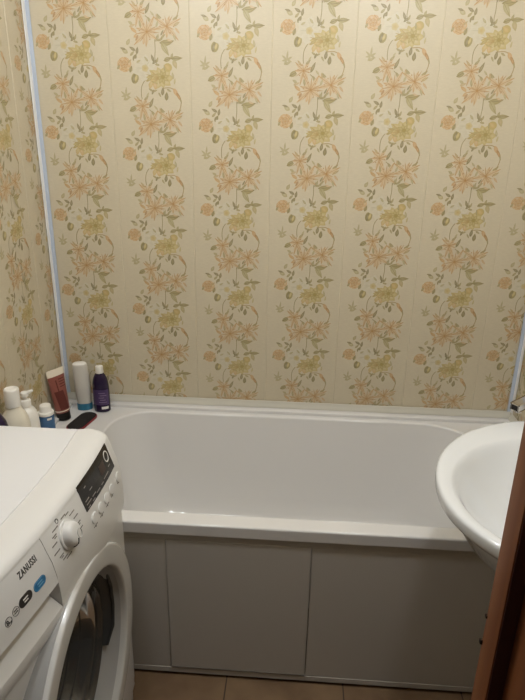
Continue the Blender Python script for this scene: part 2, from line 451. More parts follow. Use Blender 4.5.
# corner trims and skirting strips
def corner(nm, s, xc):
    bm = bmesh.new()
    def b2(x0, x1, *r): a, b = sorted((xc+s*x0, xc+s*x1)); bx(bm, a, b, *r, bev=.001, seg=1)
    b2(.0005, .016, -.0045, -.0022, .575, CEIL-.001); o = obj(nm, bm, M['trim'])  # back-wall leg: white plastic with its bluish shade put into the colour
    bm = bmesh.new(); b2(.0022, .0045, -.026, -.0045, .575, CEIL-.001); obj('white_leg', bm, M['trimw'], o)
    struct(o)
corner('trim_1', 1, 0); corner('trim_2', -1, W)
def base_prof(nm, pts_fn, l0, l1):
    prof = [(.0022, .5535), (.013, .5535), (.0128, .557), (.008, .564), (.006, .571), (.0045, .5765), (.0022, .577)]
    bm = bmesh.new(); loft(bm, [[pts_fn(d, z, l) for d, z in prof] for l in (l0, l1)])
    struct(obj(nm, bm, M['basetrim'], auto=60))
base_prof('trim_3', lambda d, z, l: (l, -d, z), .0025, W-.0025)
base_prof('trim_4', lambda d, z, l: (d, l, z), -.018, -.70)
base_prof('trim_5', lambda d, z, l: (W-d, l, z), -.018, -.70)

# ---------------------------------------------------------------- bathtub
TX0, TX1, TY0, TY1 = .004, W-.004, -.70, -.0045
tub = thing('bathtub', 'white acrylic bathtub along the floral back wall', 'bathtub', (.82, -.35, 0))
IX0, IX1, IY0, IY1 = .215, 1.50, -.647, -.060
rg = []
def R_(x0, x1, y0, y1, r, z): rg.append(rrect(x0, x1, y0, y1, r, z, 12))
ro = (.012, .012, .02, .02)
R_(TX0+.02, TX1-.02, TY0+.02, TY1-.01, ro, .506)
def RO(d, z): R_(TX0+d, TX1-d, TY0+d, TY1-d, ro, z)
RO(.004, .5045); RO(.001, .5045); RO(0, .5055); RO(0, .508); RO(0, .534); RO(0, .536); RO(.0007, .5382); RO(.0022, .5398); RO(.0045, .5405); RO(.007, .5405)
ri = (.14, .20, .14, .14)
def RI(d, z): R_(IX0-d, IX1+d, IY0-d, IY1+d, tuple(r+d for r in ri), z)
RI(.012, .5405); RI(.008, .5405)
for k in range(1, 6):
    a = math.radians(15*k); RI(.008-.008*math.sin(a), .5405-.008*(1-math.cos(a)))
RI(0, .5315)
R_(IX0+.0005, IX1-.0005, IY0+.0004, IY1-.0004, ri, .528)
R_(IX0+.020, IX1-.020, IY0+.014, IY1-.014, ri, .45)
R_(IX0+.050, IX1-.050, IY0+.028, IY1-.028, ri, .33)
R_(IX0+.085, IX1-.085, IY0+.045, IY1-.045, ri, .22)
R_(IX0+.110, IX1-.110, IY0+.062, IY1-.062, (.14,)*4, .175)
R_(IX0+.140, IX1-.140, IY0+.090, IY1-.090, (.13,)*4, .150)
R_(IX0+.190, IX1-.190, IY0+.130, IY1-.130, (.11,)*4, .140)
R_(IX0+.300, IX1-.300, IY0+.200, IY1-.200, (.08,)*4, .136)
bm = bmesh.new(); loft(bm, rg, cap0=False)
obj('shell', bm, M['acrylic'], tub, auto=60)
# raised bead at the walls
bm = bmesh.new()
bx(bm, TX0, TX1, -.038, TY1, .539, .5525, .0025, 3)
bx(bm, TX0, TX0+.030, -.69, -.038, .539, .552, .0025, 3); bx(bm, TX1-.030, TX1, -.69, -.038, .539, .552, .0025, 3)
obj('wall_bead', bm, M['acrylic'], tub)
bm = bmesh.new(); lathe(bm, 1.20, -.35, [(.034, .1365), (.034, .139), (.028, .141), (.012, .1405)], 28); obj('drain', bm, M['chrome'], tub)
for x in (.45, 1.2):
    for y in (-.47, -.24): bm = bmesh.new(); lathe(bm, x, y, [(.02, 0), (.02, .01), (.008, .012), (.008, .15)], 16); obj('foot', bm, M['alu'], tub)

# screen under the tub
scr = thing('bath_screen', 'white sliding panel screen under the front rim of the bathtub', 'bath panel', (.82, -.69, 0))
PY = -.691
obj('top_rail', box(.0, W-.004, PY-.002, PY+.016, .484, .5035, .001, 1), M['screen'], scr)
obj('bottom_rail', box(.0, W-.004, PY-.003, PY+.018, .011, .0285, .0006, 1), M['screen'], scr)
obj('gap_shade_bar', box(.0, W-.004, PY+.004, PY+.012, .002, .012), M['gap'], scr)  # solid dark bar standing in for the shade of the toe gap
obj('panel', box(.004, .5262, PY-.0015, PY+.0045, .0290, .4835, .0006, 1), M['screen'], scr)
obj('panel', box(.9186, W-.006, PY-.0015, PY+.0045, .0290, .4835, .0006, 1), M['screen'], scr)
p = obj('sliding_panel', box(.529, .9155, PY-.003, PY+.003, .034, .4835, .0008, 1), M['screen'], scr)
obj('edge_strip', box(.5278, .5300, PY-.0042, PY-.002, .032, .4835), M['screen'], p)
obj('edge_strip', box(.9148, .9170, PY-.0042, PY-.002, .032, .4835), M['screen'], p)
obj('edge_strip', box(.5278, .9170, PY-.0047, PY-.001, .0292, .0345), M['alu'], p)

# ---------------------------------------------------------------- wash basin
bas = thing('wash_basin', 'white oval ceramic wash basin on the right wall overhanging the bathtub', 'sink', (1.45, -.965, .66))
BXC, BYC = 1.482, -.945
def bring(k, z, ins=0, n=96):
    """outer outline of the basin scaled by k and inset by ins, straight along the wall"""
    out = []
    for i in range(n):
        t = 2*PI*i/n; c, s_ = math.cos(t), math.sin(t)
        b = ((.335 if s_ > 0 else .272)-ins)*k
        if c < 0: x, y = (.330-ins)*k*c, b*s_
        else: x, y = (W-.002-BXC)*c**.4, b*math.copysign(abs(s_)**.83, s_)
        out.append((BXC+x, BYC+y, z))
    return out
IXC, IYC = 1.445, -.955
def bin_(a, bf, bn, xr, z, n=96):
    out = []
    for i in range(n):
        t = 2*PI*i/n; c, s_ = math.cos(t), math.sin(t)
        out.append((IXC+(a if c < 0 else xr)*c, IYC+(bf if s_ > 0 else bn)*s_, z))
    return out
bm = bmesh.new()
loft(bm, [bin_(.08, .10, .08, .12, .690), bin_(.13, .15, .12, .15, .696), bin_(.19, .22, .17, .18, .718), bin_(.235, .27, .212, .19, .75), bring(1, .788, .032), bring(1, .803, .020), bring(1, .812, .008), bring(1, .819, .002), bring(1, .824, 0),
          bring(1, .838, 0), bring(1, .8425, .0012), bring(1, .8455, .005), bring(1, .8465, .011), bin_(.268, .252, .234, .115, .8455), bin_(.263, .247, .229, .11, .8435), bin_(.257, .240, .222, .105, .838), bin_(.249, .230, .213, .10, .826), bin_(.232, .210, .196, .094, .80), bin_(.198, .176, .164, .085, .768), bin_(.16, .14, .13, .07, .742), bin_(.11, .10, .09, .055, .726), bin_(.05, .05, .045, .04, .718)])
obj('bowl', bm, M['ceramic'], bas, auto=60)
bm = bmesh.new(); lathe(bm, IXC, IYC, [(.03, .7175), (.03, .7205), (.024, .7215), (.01, .721)], 28); obj('drain', bm, M['chrome'], bas)
bm = bmesh.new(); lathe(bm, IXC, IYC, [(.025, .6905), (.025, .62), (.036, .615), (.036, .54), (.02, .535)], 24)
tube(bm, [(IXC, IYC, .59), (IXC+.08, IYC, .59), (W-.001, IYC, .59)], .016); obj('siphon', bm, M['whitepl'], bas)

# ---------------------------------------------------------------- wall mixer with a long flat spout
mx = thing('mixer_tap', 'chrome wall tap with flat square spout above the corner of the wash basin', 'tap', (W-.001, -.48, .90))
tip, root = Vector((1.3985, -.622, .882)), Vector((1.585, -.486, .905))
d = (root-tip).normalized(); sd = Vector((0, 0, 1)).cross(d).normalized(); up = d.cross(sd)
bm = bmesh.new(); rings = []
for t, w, h in ((0, .0125, .0095), (.0015, .0138, .0108), (.004, .014, .011), (.06, .014, .011), (.14, .0145, .0115), (.19, .0145, .0115), (.229, .015, .012)):
    c0 = tip+d*t; q = []
    for sx, sz in ((1, 1), (-1, 1), (-1, -1), (1, -1)):
        for k in (0, 1):
            e = .002
            if k == 0: q.append(c0+sd*sx*(w-(e if sx*sz > 0 else 0))+up*sz*(h-(0 if sx*sz > 0 else e)))
            else: q.append(c0+sd*sx*(w-(0 if sx*sz > 0 else e))+up*sz*(h-(e if sx*sz > 0 else 0)))
    rings.append(q)
loft(bm, rings); obj('spout', bm, M['chrome'], mx, auto=30)
bm = bmesh.new()
loft(bm, [[tip-d*e+sd*sx*w_+up*sz*h_ for sx, sz in ((1, 1), (-1, 1), (-1, -1), (1, -1))] for e, w_, h_ in ((-.001, .0085, .0065), (.0004, .0085, .0065))])
obj('end_inset', bm, M['black'], mx, smooth=False)
bm = bmesh.new(); t0 = tip+d*.016-up*.011; lathe(bm, t0.x, t0.y, [(.009, t0.z-.006), (.010, t0.z-.005), (.010, t0.z+.002)], 20); obj('aerator', bm, M['chrome'], mx)
bm = bmesh.new(); tube(bm, [(1.59, -.580, .905), (1.59, -.39, .905)], .024, 24)
for y in (-.56, -.41): tube(bm, [(1.59, y, .905), (W-.012, y, .905)], .016, 20); tube(bm, [(W-.014, y, .905), (W-.0025, y, .905)], .03, 24)
obj('body', bm, M['chrome'], mx)
bm = bmesh.new(); tube(bm, [(1.59, -.486, .922), (1.588, -.486, .958), (1.578, -.488, .968), (1.545, -.49, .985)], [.02, .02, .010, .007], 16); obj('lever', bm, M['chrome'], mx)

# ---------------------------------------------------------------- washing machine
wm = thing('washing_machine', 'white front loading washing machine in the left foreground with round glass door', 'washing machine', (.22, -1.07, 0))
CP = [(-1.40, .366), (-1.32, .385), (-1.245, .400), (-1.14, .417), (-1.06, .4245), (-.995, .4285), (-.90, .431), (-.82, .4285), (-.74, .423)]
def XF(y):
    for (y0, x0), (y1, x1) in zip(CP, CP[1:]):
        if y <= y1 or y1 == CP[-1][0]:
            i = [c[0] for c in CP].index(y0)
            pm = CP[max(i-1, 0)]; pn = CP[min(i+2, len(CP)-1)]
            t = (y-y0)/(y1-y0); h = y1-y0
            m0 = (x1-pm[1])/(y1-pm[0])*h; m1 = (pn[1]-x0)/(pn[0]-y0)*h
            return (2*t**3-3*t*t+1)*x0+(t**3-2*t*t+t)*m0+(-2*t**3+3*t*t)*x1+(t**3-t*t)*m1
YN, YFAR, YS = -1.372, -.770, -1.142
PROF = [(-.072, .847), (-.05, .8495), (-.028, .8495), (-.013, .847), (-.004, .8425), (.0, .837), (.004, .825), (.010, .806), (.018, .783), (.024, .752), (.027, .712), (.028, .67), (.026, .655)]
def SL(z):
    for (a, za), (b, zb) in zip(PROF[4:], PROF[5:]):
        if zb <= z <= za: return a+(b-a)*(za-z)/(za-zb)
    return PROF[-1][0]
def rnd(y, edge):   # rounding at the outer corners
    k = abs(y-edge)
    return 0 if k > .018 else .018-math.sqrt(max(0, .018**2-(.018-k)**2))
def fgrid(nm, ya, yb, prof, m, parent, n=24, redge=None, zback=.655):
    bm = bmesh.new(); rows = []
    ys = [ya+(yb-ya)*i/n for i in range(n+1)]
    if redge is not None:
        s = 1 if redge == yb else -1
        ys = sorted(set([round(y, 5) for y in ys]+[redge-s*e for e in (.0006, .002, .004, .007, .011, .015)]))
    for y in ys:
        rr = rnd(y, redge) if redge is not None else 0
        ring = [(XF(y)-(rr if dx > -.04 else 0)+dx, y, z) for dx, z in prof]+[(XF(y)-.09, y, prof[-1][1]), (XF(y)-.09, y, prof[0][1])]
        rows.append(ring)
    loft(bm, rows)
    return obj(nm, bm, m, parent, auto=32)
top = fgrid('top_strip', YN, YFAR, PROF[:6]+[(.0015, .8335), (-.03, .8335)], M['fascia'], wm, 40, YFAR)
fas = fgrid('control_panel', YS+.0006, YFAR, [(-.03, .8328), (.0005, .8328)]+PROF[6:], M['fascia'], wm, 26, YFAR)
DP = [(-.03, .8328), (.0005, .8328)]+PROF[6:9]+[(.0225, .760), (.0255, .742), (.0262, .7395), (.0245, .7375), (-.020, .7335), (-.024, .730), (-.014, .722), (.004, .708), (.020, .692), (.0275, .684), (.029, .676), (.0275, .662), (.025, .655)]
drw = fgrid('detergent_drawer', YN, YS-.0006, DP, M['fascia'], wm, 14, YN)
# closed end of the drawer grip
bm = bmesh.new(); ysl = [YN+.001+(YFAR-YN-.002)*i/30 for i in range(31)]
loft(bm, [[(.02+e, y+(e if i == 0 else -e if i == 30 else 0), z) for i, y in enumerate(ysl)]+[(XF(y)-.0728-e*.3, y+(e if i == 30 else -e if i == 0 else 0)*-1, z) for i, y in reversed(list(enumerate(ysl)))] for e, z in ((0, .8335), (0, .843), (.0015, .8465), (.004, .8492), (.006, .8495))])
obj('lid', bm, M['lid'], wm)
obj('lid_base', box(.022, .30, YN+.002, YFAR-.002, .8295, .8340), M['enamel'], wm)
# cabinet body with a round opening in the bulged front
DC = (-1.062, .408); DR = .262
bm = bmesh.new()
FX = .020
def FP(y, z): return (XF(y)+FX-min(rnd(y, YFAR)+rnd(y, YN), .018), y, z)
z0c, z1c = .075, .652
angs = sorted(set([2*PI*i/120 for i in range(120)]+[math.atan2(z-DC[1], y-DC[0]) % (2*PI) for y in (YN, YFAR) for z in (z0c, z1c)]))
def hit(a):
    c, s = math.cos(a), math.sin(a); ts = []
    if abs(c) > 1e-6: ts.append(((YFAR if c > 0 else YN)-DC[0])/c)
    if abs(s) > 1e-6: ts.append(((z1c if s > 0 else z0c)-DC[1])/s)
    return min(t for t in ts if t > 0)
rings = []
for f in (0, .15, .3, .5, .7, .85, .95, 1):
    rr = []
    for a in angs:
        t = hit(a); t = max(t, DR-.015)
        r = (DR-.015)+(t-(DR-.015))*f
        y, z = DC[0]+r*math.cos(a), DC[1]+r*math.sin(a)
        rr.append(FP(min(max(y, YN), YFAR), z))
    rings.append(rr)
loft(bm, rings, False, False)
back = [(.02, p[1], p[2]) for p in rings[-1]]
loft(bm, [rings[-1], back], False, True)
bx(bm, .02, .29, YN+.001, YFAR-.001, .64, .833)
obj('cabinet', bm, M['enamel'], wm, auto=35)
# kick plate
bm = bmesh.new(); ys = [YN+.004+(YFAR-YN-.008)*i/20 for i in range(21)]
loft(bm, [[(XF(y)+.014-rnd(y, YFAR)-rnd(y, YN), y, .012), (XF(y)+.016-rnd(y, YFAR)-rnd(y, YN), y, .073), (.05, y, .073), (.05, y, .012)] for y in ys])
obj('kick_plate', bm, M['enamel'], wm)
for x in (.07, .36):
    for y in (-1.32, -.82):
        bm = bmesh.new(); lathe(bm, x, y, [(.02, 0), (.02, .008), (.01, .009), (.01, .014)], 16); obj('foot', bm, M['black'], wm)
# door
XD = .452
door = obj('door', lathe_bm := (lambda b: (lathex(b, *DC, [(.262, .405), (.279, .420), (.2795, .444), (.279, XD+.001), (.2775, XD+.0042), (.275, XD+.0055), (.271, XD+.006), (.252, XD+.0062), (.236, XD+.0055), (.2325, XD+.0052), (.230, XD+.004), (.2285, XD+.001), (.2275, XD-.004), (.226, XD-.012)]), b)[1])(bmesh.new()), M['ring'], wm, auto=50)
bm = bmesh.new(); lathex(bm, *DC, [(.2785, .412), (.2802, .414), (.2804, .4475), (.279, .4485)]); obj('outer_band', bm, M['cone'], door, auto=40)  # grey sleeve puts the shade of the ring's side wall into its colour
bm = bmesh.new(); lathex(bm, *DC, [(.2265, XD-.010), (.222, XD-.022), (.206, .408), (.201, .403), (.190, .398)]); obj('inner_ring', bm, M['cone'], door, auto=50)
bm = bmesh.new(); lathex(bm, *DC, [(.199, .404), (.196, .408), (.185, .410), (.181, .405), (.174, .385), (.170, .366), (.163, .362), (.160, .345), (.152, .341), (.149, .318), (.142, .29), (.12, .275), (.06, .268), (.001, .267)], cap1=True)
lathex(bm, *DC, [(.199, .404), (.188, .400), (.175, .392), (.167, .380), (.164, .360), (.156, .355), (.153, .339), (.145, .334), (.142, .312), (.136, .296), (.117, .282), (.06, .275), (.001, .274)], cap1=True)
obj('door_glass', bm, M['glass'], door, auto=50)
bm = bmesh.new(); lathex(bm, *DC, [(.2455, .43), (.215, .385), (.205, .36), (.19, .345), (.188, .33), (.2, .31)]); obj('door_seal', bm, M['rubber'], wm, auto=50)
bm = bmesh.new(); lathex(bm, *DC, [(.198, .33), (.22, .31), (.225, .30), (.225, .08), (.2, .07), (.001, .07)], cap1=True); obj('drum', bm, M['steel'], wm, auto=50)
hp = [(.421, -.935, .571), (.424, -.8905, .556), (.425, -.868, .520), (.4255, -.850, .462), (.4255, -.8455, .400), (.425, -.8555, .345), (.419, -.890, .315)]
bm = bmesh.new(); tube(bm, hp, [.003, .004, .0045, .005, .0045, .004, .003], 10)
inn = [(DC[0]+.197*math.cos(a), DC[1]+.197*math.sin(a)) for a in [math.radians(v) for v in (54, 44, 33, 18, -2, -18, -29)]]
ot = [Vector(p) for p in hp]; ii = [Vector((.408, y, z)) for y, z in inn]
loft(bm, [ot, ii, [p-Vector((.006, 0, 0)) for p in ii], [p-Vector((.004, 0, 0)) for p in ot]], False, False, closed=False)
obj('door_handle', bm, M['handle'], door, auto=40)

# printed and applied details on the control panel
def FXp(y, z, e=0): return XF(y)+SL(z)+e-(rnd(y, YFAR))
def patch(bm, pts, e=.0006, t=.0012, nsub=6):
    """quad patch on the curved panel, given by four (y, z) corners, with thickness t"""
    a, b, c, d_ = pts; top, bot = [], []
    for i in range(nsub+1):
        for j in range(nsub+1):
            u, v = i/nsub, j/nsub
            y = (a[0]*(1-u)+b[0]*u)*(1-v)+(d_[0]*(1-u)+c[0]*u)*v
            z = (a[1]*(1-u)+b[1]*u)*(1-v)+(d_[1]*(1-u)+c[1]*u)*v
            top.append(bm.verts.new((FXp(y, z, e), y, z))); bot.append(bm.verts.new((FXp(y, z, e-t), y, z)))
    N = nsub+1
    for i in range(nsub):
        for j in range(nsub):
            q = [i*N+j, (i+1)*N+j, (i+1)*N+j+1, i*N+j+1]
            bm.faces.new([top[k] for k in q]); bm.faces.new([bot[k] for k in q][::-1])
    edge = [i*N for i in range(N)]+[nsub*N+j for j in range(1, N)]+[i*N+nsub for i in range(nsub-1, -1, -1)]+[j for j in range(nsub-1, 0, -1)]
    for k in range(len(edge)):
        i, j = edge[k], edge[(k+1) % len(edge)]; bm.faces.new((top[i], bot[i], bot[j], top[j]))
    return bm
def line(bm, y0, z0, y1, z1, w, e=.0005):
    d2 = Vector((y1-y0, z1-z0)); d2.normalize(); n2 = Vector((-d2.y, d2.x))*w/2
    return patch(bm, [(y0-n2.x, z0-n2.y), (y1-n2.x, z1-n2.y), (y1+n2.x, z1+n2.y), (y0+n2.x, z0+n2.y)], e, .0006, 2)
def pill(bm, cy, cz, l, r, e=.0006, n=12, hollow=0):
    def outl(rr, ll):
        o = []
        for s, a0 in ((1, -90), (-1, 90)):
            for k in range(n+1):
                a = math.radians(a0+180*k/n); o.append((cy+s*ll/2+rr*math.cos(a), cz+rr*math.sin(a)))
        return o
    o1 = [(FXp(y, z, e), y, z) for y, z in outl(r, l)]
    if hollow:
        o2 = [(FXp(y, z, e), y, z) for y, z in outl(r-hollow, l)]
        b1 = [(x-.001, y, z) for x, y, z in o1]; b2 = [(x-.001, y, z) for x, y, z in o2]
        loft(bm, [b1, o1, o2, b2], False, False)
    else:
        loft(bm, [[(x-.001, y, z) for x, y, z in o1], o1])
    return bm
def text(nm, s, yl, yr, zb, h, m, parent, weight=.0, e=.0007):
    cu = bpy.data.curves.new(nm, 'FONT'); cu.body = s; cu.size = 1; cu.space_character = 1.18; cu.offset = weight; cu.extrude = .02
    o = bpy.data.objects.new(nm, cu); C.objects.link(o); bpy.context.view_layer.update()
    me = bpy.data.meshes.new_from_object(o.evaluated_get(bpy.context.evaluated_depsgraph_get()))
    C.objects.unlink(o); bpy.data.objects.remove(o); bpy.data.curves.remove(cu)
    xs = [v.co.x for v in me.vertices]; ys = [v.co.y for v in me.vertices]; x0, x1, y0, y1 = min(xs), max(xs), min(ys), max(ys)
    for v in me.vertices:
        y = yl+(v.co.x-x0)/(x1-x0)*(yr-yl); z = zb+(v.co.y-y0)/(y1-y0)*h
        v.co = (FXp(y, z, e if v.co.z > 0 else 0), y, z)
    me.materials.clear(); me.name = nm
    return link(nm, me, m, parent, smooth=False)

disp = obj('display', patch(bmesh.new(), [(-.995, .783), (-.815, .780), (-.813, .838), (-.993, .838)], .0010, .003, 10), M['dispglass'], fas, smooth=False)
bm = bmesh.new(); pill(bm, -.835, .8175, 0, .0125, .0016, hollow=.0022); obj('dial_ring', bm, M['whiteink'], disp)
bm = bmesh.new(); patch(bm, [(-.889, .800), (-.858, .799), (-.857, .822), (-.888, .822)], .0013, .0006, 4); obj('digit_window', bm, mat('dim_amber', '#3b2a22', .3), disp)
bm = bmesh.new()
for y, z, l in ((-.985, .800, .018), (-.985, .793, .024), (-.955, .793, .018), (-.985, .786, .012), (-.96, .786, .012), (-.935, .789, .02), (-.955, .808, .014), (-.905, .789, .012), (-.885, .791, .03), (-.97, .823, .008), (-.845, .797, .012)):
    line(bm, y, z, y+l, z, .0016, .0013)
obj('display_print', bm, M['inkgrey'], disp, smooth=False)
# programme dial
KY, KZ = -1.074, .790
kx = FXp(KY, KZ); kn = Vector((1, 0, .30)).normalized()
def around(bm, prof, n=40, o0=None, cap1=True):
    o0 = o0 or Vector((kx, KY, KZ)); s = Vector((0, 1, 0)); t = kn.cross(s)*-1
    loft(bm, [[o0+kn*h+(s*math.cos(2*PI*i/n)+t*math.sin(2*PI*i/n))*r for i in range(n)] for r, h in prof], True, cap1)
bm = bmesh.new(); around(bm, [(.029, -.004), (.029, .0012), (.028, .002), (.0248, .0022), (.0243, .005), (.0232, .011), (.021, .0155), (.0175, .018), (.013, .019)]); dial = obj('programme_dial', bm, M['fascia'], fas)
t_ = kn.cross(Vector((0, 1, 0)))*-1
bm = bmesh.new(); around(bm, [(.0092, .012), (.0092, .0192), (.0086, .0197), (.0078, .0185)], 24, Vector((kx, KY, KZ))+Vector((0, 1, 0))*.0075+t_*.006); obj('thumb_hollow', bm, M['cone'], dial)
bm = bmesh.new(); c0 = Vector((kx, KY, KZ))+kn*.0165; dd = (Vector((0, 1, 0))*-.35+t_*.94).normalized()
tube(bm, [c0+dd*.010+kn*.0028, c0+dd*.0195, c0+dd*.0228-kn*.005, c0+dd*.0245-kn*.0105], .0018, 8); obj('pointer', bm, M['ink'], dial)
bm = bmesh.new()
for k, a in enumerate(range(-150, 190, 24)):
    a = math.radians(a); r0 = .036; c, s = math.cos(a), math.sin(a)
    y0, z0 = KY+r0*c, KZ+r0*s*.92; l = .014+.006*((k*7) % 3)/2
    if z0 > .832 or z0 < .67: continue
    if c >= 0: line(bm, y0, z0, y0+l, z0, .0018)
    else: line(bm, y0-l, z0, y0, z0, .0018)
    if k % 3 == 0 and abs(c) > .5: line(bm, y0+(.002 if c > 0 else -.010), z0-.004, y0+(.010 if c > 0 else -.002), z0-.004, .0014)
obj('programme_marks', bm, M['inkmid'], fas, smooth=False)
bm = bmesh.new(); pill(bm, KY-.012, .828, 0, .0045, .0005, hollow=.0008); obj('power_mark', bm, M['ink'], fas, smooth=False)
# push buttons
for y, z in ((-.974, .7555), (-.938, .7545), (-.902, .7535), (-.866, .7525), (-.812, .750)):
    b0 = Vector((FXp(y, z), y, z)); bm = bmesh.new(); s = Vector((0, 1, 0)); nn = Vector((1, 0, .2)).normalized(); t = nn.cross(s)*-1; n = 24
    loft(bm, [[b0+nn*h+s*math.cos(2*PI*i/n)*r*1.2+t*math.sin(2*PI*i/n)*r for i in range(n)] for r, h in ((.0115, -.003), (.0115, .001), (.0108, .0019), (.008, .0023))])
    obj('push_button', bm, M['fascia'], fas)
for y in (-.974, -.938, -.902, -.866, -.812):
    bm = bmesh.new(); line(bm, y-.010, .7375, y+.009, .7375, .0018); line(bm, y-.0005, .7365, y+.0005, .7335, .003)
    obj('button_print', bm, M['inkmid'], fas, smooth=False)
# drawer print
text('lettering', 'ZANUSSI', -1.217, -1.169, .8085, .0125, M['ink'], drw, .014)
bm = bmesh.new(); pill(bm, -1.185, .774, .016, .0088); bp_ = obj('blue_badge', bm, M['blueink'], drw, smooth=False)
bm = bmesh.new(); line(bm, -1.192, .7765, -1.178, .7765, .0016, .0012); line(bm, -1.191, .7715, -1.177, .7715, .0016, .0012)
pill(bm, -1.185, .774, .016, .0077, .0010, hollow=.0005); obj('badge_print', bm, mat('pale_blue_print', '#6fa5c4', .5), bp_, smooth=False)
bm = bmesh.new(); pill(bm, -1.224, .776, .016, .0088); bp_ = obj('dark_badge', bm, M['chargrey'], drw, smooth=False)
bm = bmesh.new(); line(bm, -1.230, .7785, -1.218, .7785, .0019, .0012); line(bm, -1.229, .7735, -1.219, .7735, .0019, .0012); obj('badge_print', bm, M['whiteink'], bp_, smooth=False)
bm = bmesh.new(); pill(bm, -1.250, .775, 0, .0078, hollow=.0006)
for k in range(2): line(bm, -1.2545, .777-k*.004, -1.2455, .777-k*.004, .0016)
obj('round_mark', bm, M['ink'], drw, smooth=False)
bm = bmesh.new(); pill(bm, -1.2695, .772, 0, .0078, hollow=.0006); obj('round_mark', bm, M['ink'], drw, smooth=False)
text('capacity_digit', '8', -1.2745, -1.2695, .7675, .0085, M['ink'], drw, .01); text('capacity_unit', 'kg', -1.2688, -1.2635, .7665, .0045, M['ink'], drw, .0)

# ---------------------------------------------------------------- toiletries on the tub ledge
DZT = .5407
def bottle(nm, label, loc, group='toiletries on the tub ledge', cat='bottle'):
    return thing(nm, label, cat, loc, group)
# tube standing on its cap, leaning on the left wall
bx0, by0 = .0445, -.148
t = bottle('cosmetic_tube', 'rosy brown squeeze tube with black cap leaning against the left wall', (bx0, by0, DZT), cat='tube')
Z = DZT
lean = Vector((0, 0))
def tl(z): return (bx0+lean.x*(z-Z)/.185, by0+lean.y*(z-Z)/.185)
bm = bmesh.new()
loft(bm, [circ(*tl(Z+h), Z+h, r, r*.92, 32) for h, r in ((0, .0225), (.001, .0240), (.026, .0240), (.028, .023))]); obj('cap', bm, M['black'], t)
ca = math.radians(57)
rings = []
for h, a, b in ((.0285, .0255, .0225), (.034, .0265, .0235), (.07, .0280, .020), (.11, .0300, .0145), (.15, .0318, .008), (.163, .033, .0055)):
    rings.append(circ(*tl(Z+h), Z+h, a, b, 36, 2, ca))
bm = bmesh.new(); loft(bm, rings); body = obj('body', bm, M['tubep'], t)
bm = bmesh.new(); loft(bm, [circ(*tl(Z+h), Z+h, a, b, 36, 2+pw, ca) for h, a, b, pw in ((.1632, .033, .0056, 0), (.175, .0338, .003, 1), (.187, .034, .0016, 2))]); obj('crimped_end', bm, M['tubecrimp'], t)
bm = bmesh.new(); loft(bm, [circ(*tl(Z+h), Z+h, a, b, 36, 2, ca) for h, a, b in ((.0345, .0268, .0238), (.038, .0271, .0237))]); obj('cream_band', bm, M['tubecrimp'], t)
# label print: dark stripe and small line marks on the front of the tube
def on_tube(ang, h, e=.0005):
    ks = ((.034, .0265, .0235), (.07, .0280, .020), (.11, .0300, .0145), (.15, .0318, .008), (.163, .033, .0055))
    for (h0, a0, b0), (h1, a1, b1) in zip(ks, ks[1:]):
        if h0 <= h <= h1:
            f = (h-h0)/(h1-h0); a, b = a0+(a1-a0)*f, b0+(b1-b0)*f; break
    cx, cy = tl(Z+h); c, s = math.cos(ang), math.sin(ang); x, y = (a+e)*c, (b+e)*s
    return (cx+x*math.cos(ca)-y*math.sin(ca), cy+x*math.sin(ca)+y*math.cos(ca), Z+h)
def tpatch(bm, a0, a1, h0, h1, n=8, skew=0):
    g = [[bm.verts.new(on_tube(math.radians(a0+(a1-a0)*i/n+skew*j/n), h0+(h1-h0)*j/n)) for j in range(n+1)] for i in range(n+1)]
    for i in range(n):
        for j in range(n): bm.faces.new((g[i][j], g[i+1][j], g[i+1][j+1], g[i][j+1]))
bm = bmesh.new(); tpatch(bm, 232, 300, .042, .110, skew=-14); tpatch(bm, 250, 258, .11, .15)
for k in range(4): tpatch(bm, 272, 330-8*(k % 2), .122+k*.009, .1255+k*.009, 5)
obj('label_print', bm, M['tubedark'], body, recalc=False)

t.location.z += .0023
t.rotation_euler = (math.radians(-1), math.radians(-5.2), 0)
# pearl bottle on blue cap
px_, py_ = .089, -.058
t = bottle('shampoo_bottle', 'pearly white bottle standing on its blue cap in the back left corner', (px_, py_, DZT))
bm = bmesh.new(); loft(bm, [circ(px_, py_, Z+h, a, b, 36, 2.2, .25) for h, a, b in ((0, .026, .0185), (.001, .0275, .0195), (.022, .0275, .0195), (.026, .0265, .019))]); obj('cap', bm, M['bluecap'], t)
bm = bmesh.new(); loft(bm, [circ(px_-(h-.026)*.04, py_, Z+h, a, b, 36, 2.3, .25) for h, a, b in ((.0262, .0255, .0185), (.03, .0265, .019), (.09, .0275, .0205), (.13, .0275, .020), (.165, .0265, .018), (.172, .026, .0175), (.178, .024, .0155), (.181, .0205, .0125))]); obj('body', bm, M['pearl'], t, auto=60)
bm = bmesh.new(); loft(bm, [circ(px_-.0062, py_, Z+h, a, b, 36, 2.3, .25) for h, a, b in ((.1768, .0248, .0163), (.180, .0225, .0145), (.1825, .018, .011))]); obj('end_face', bm, M['whitepl'], t)

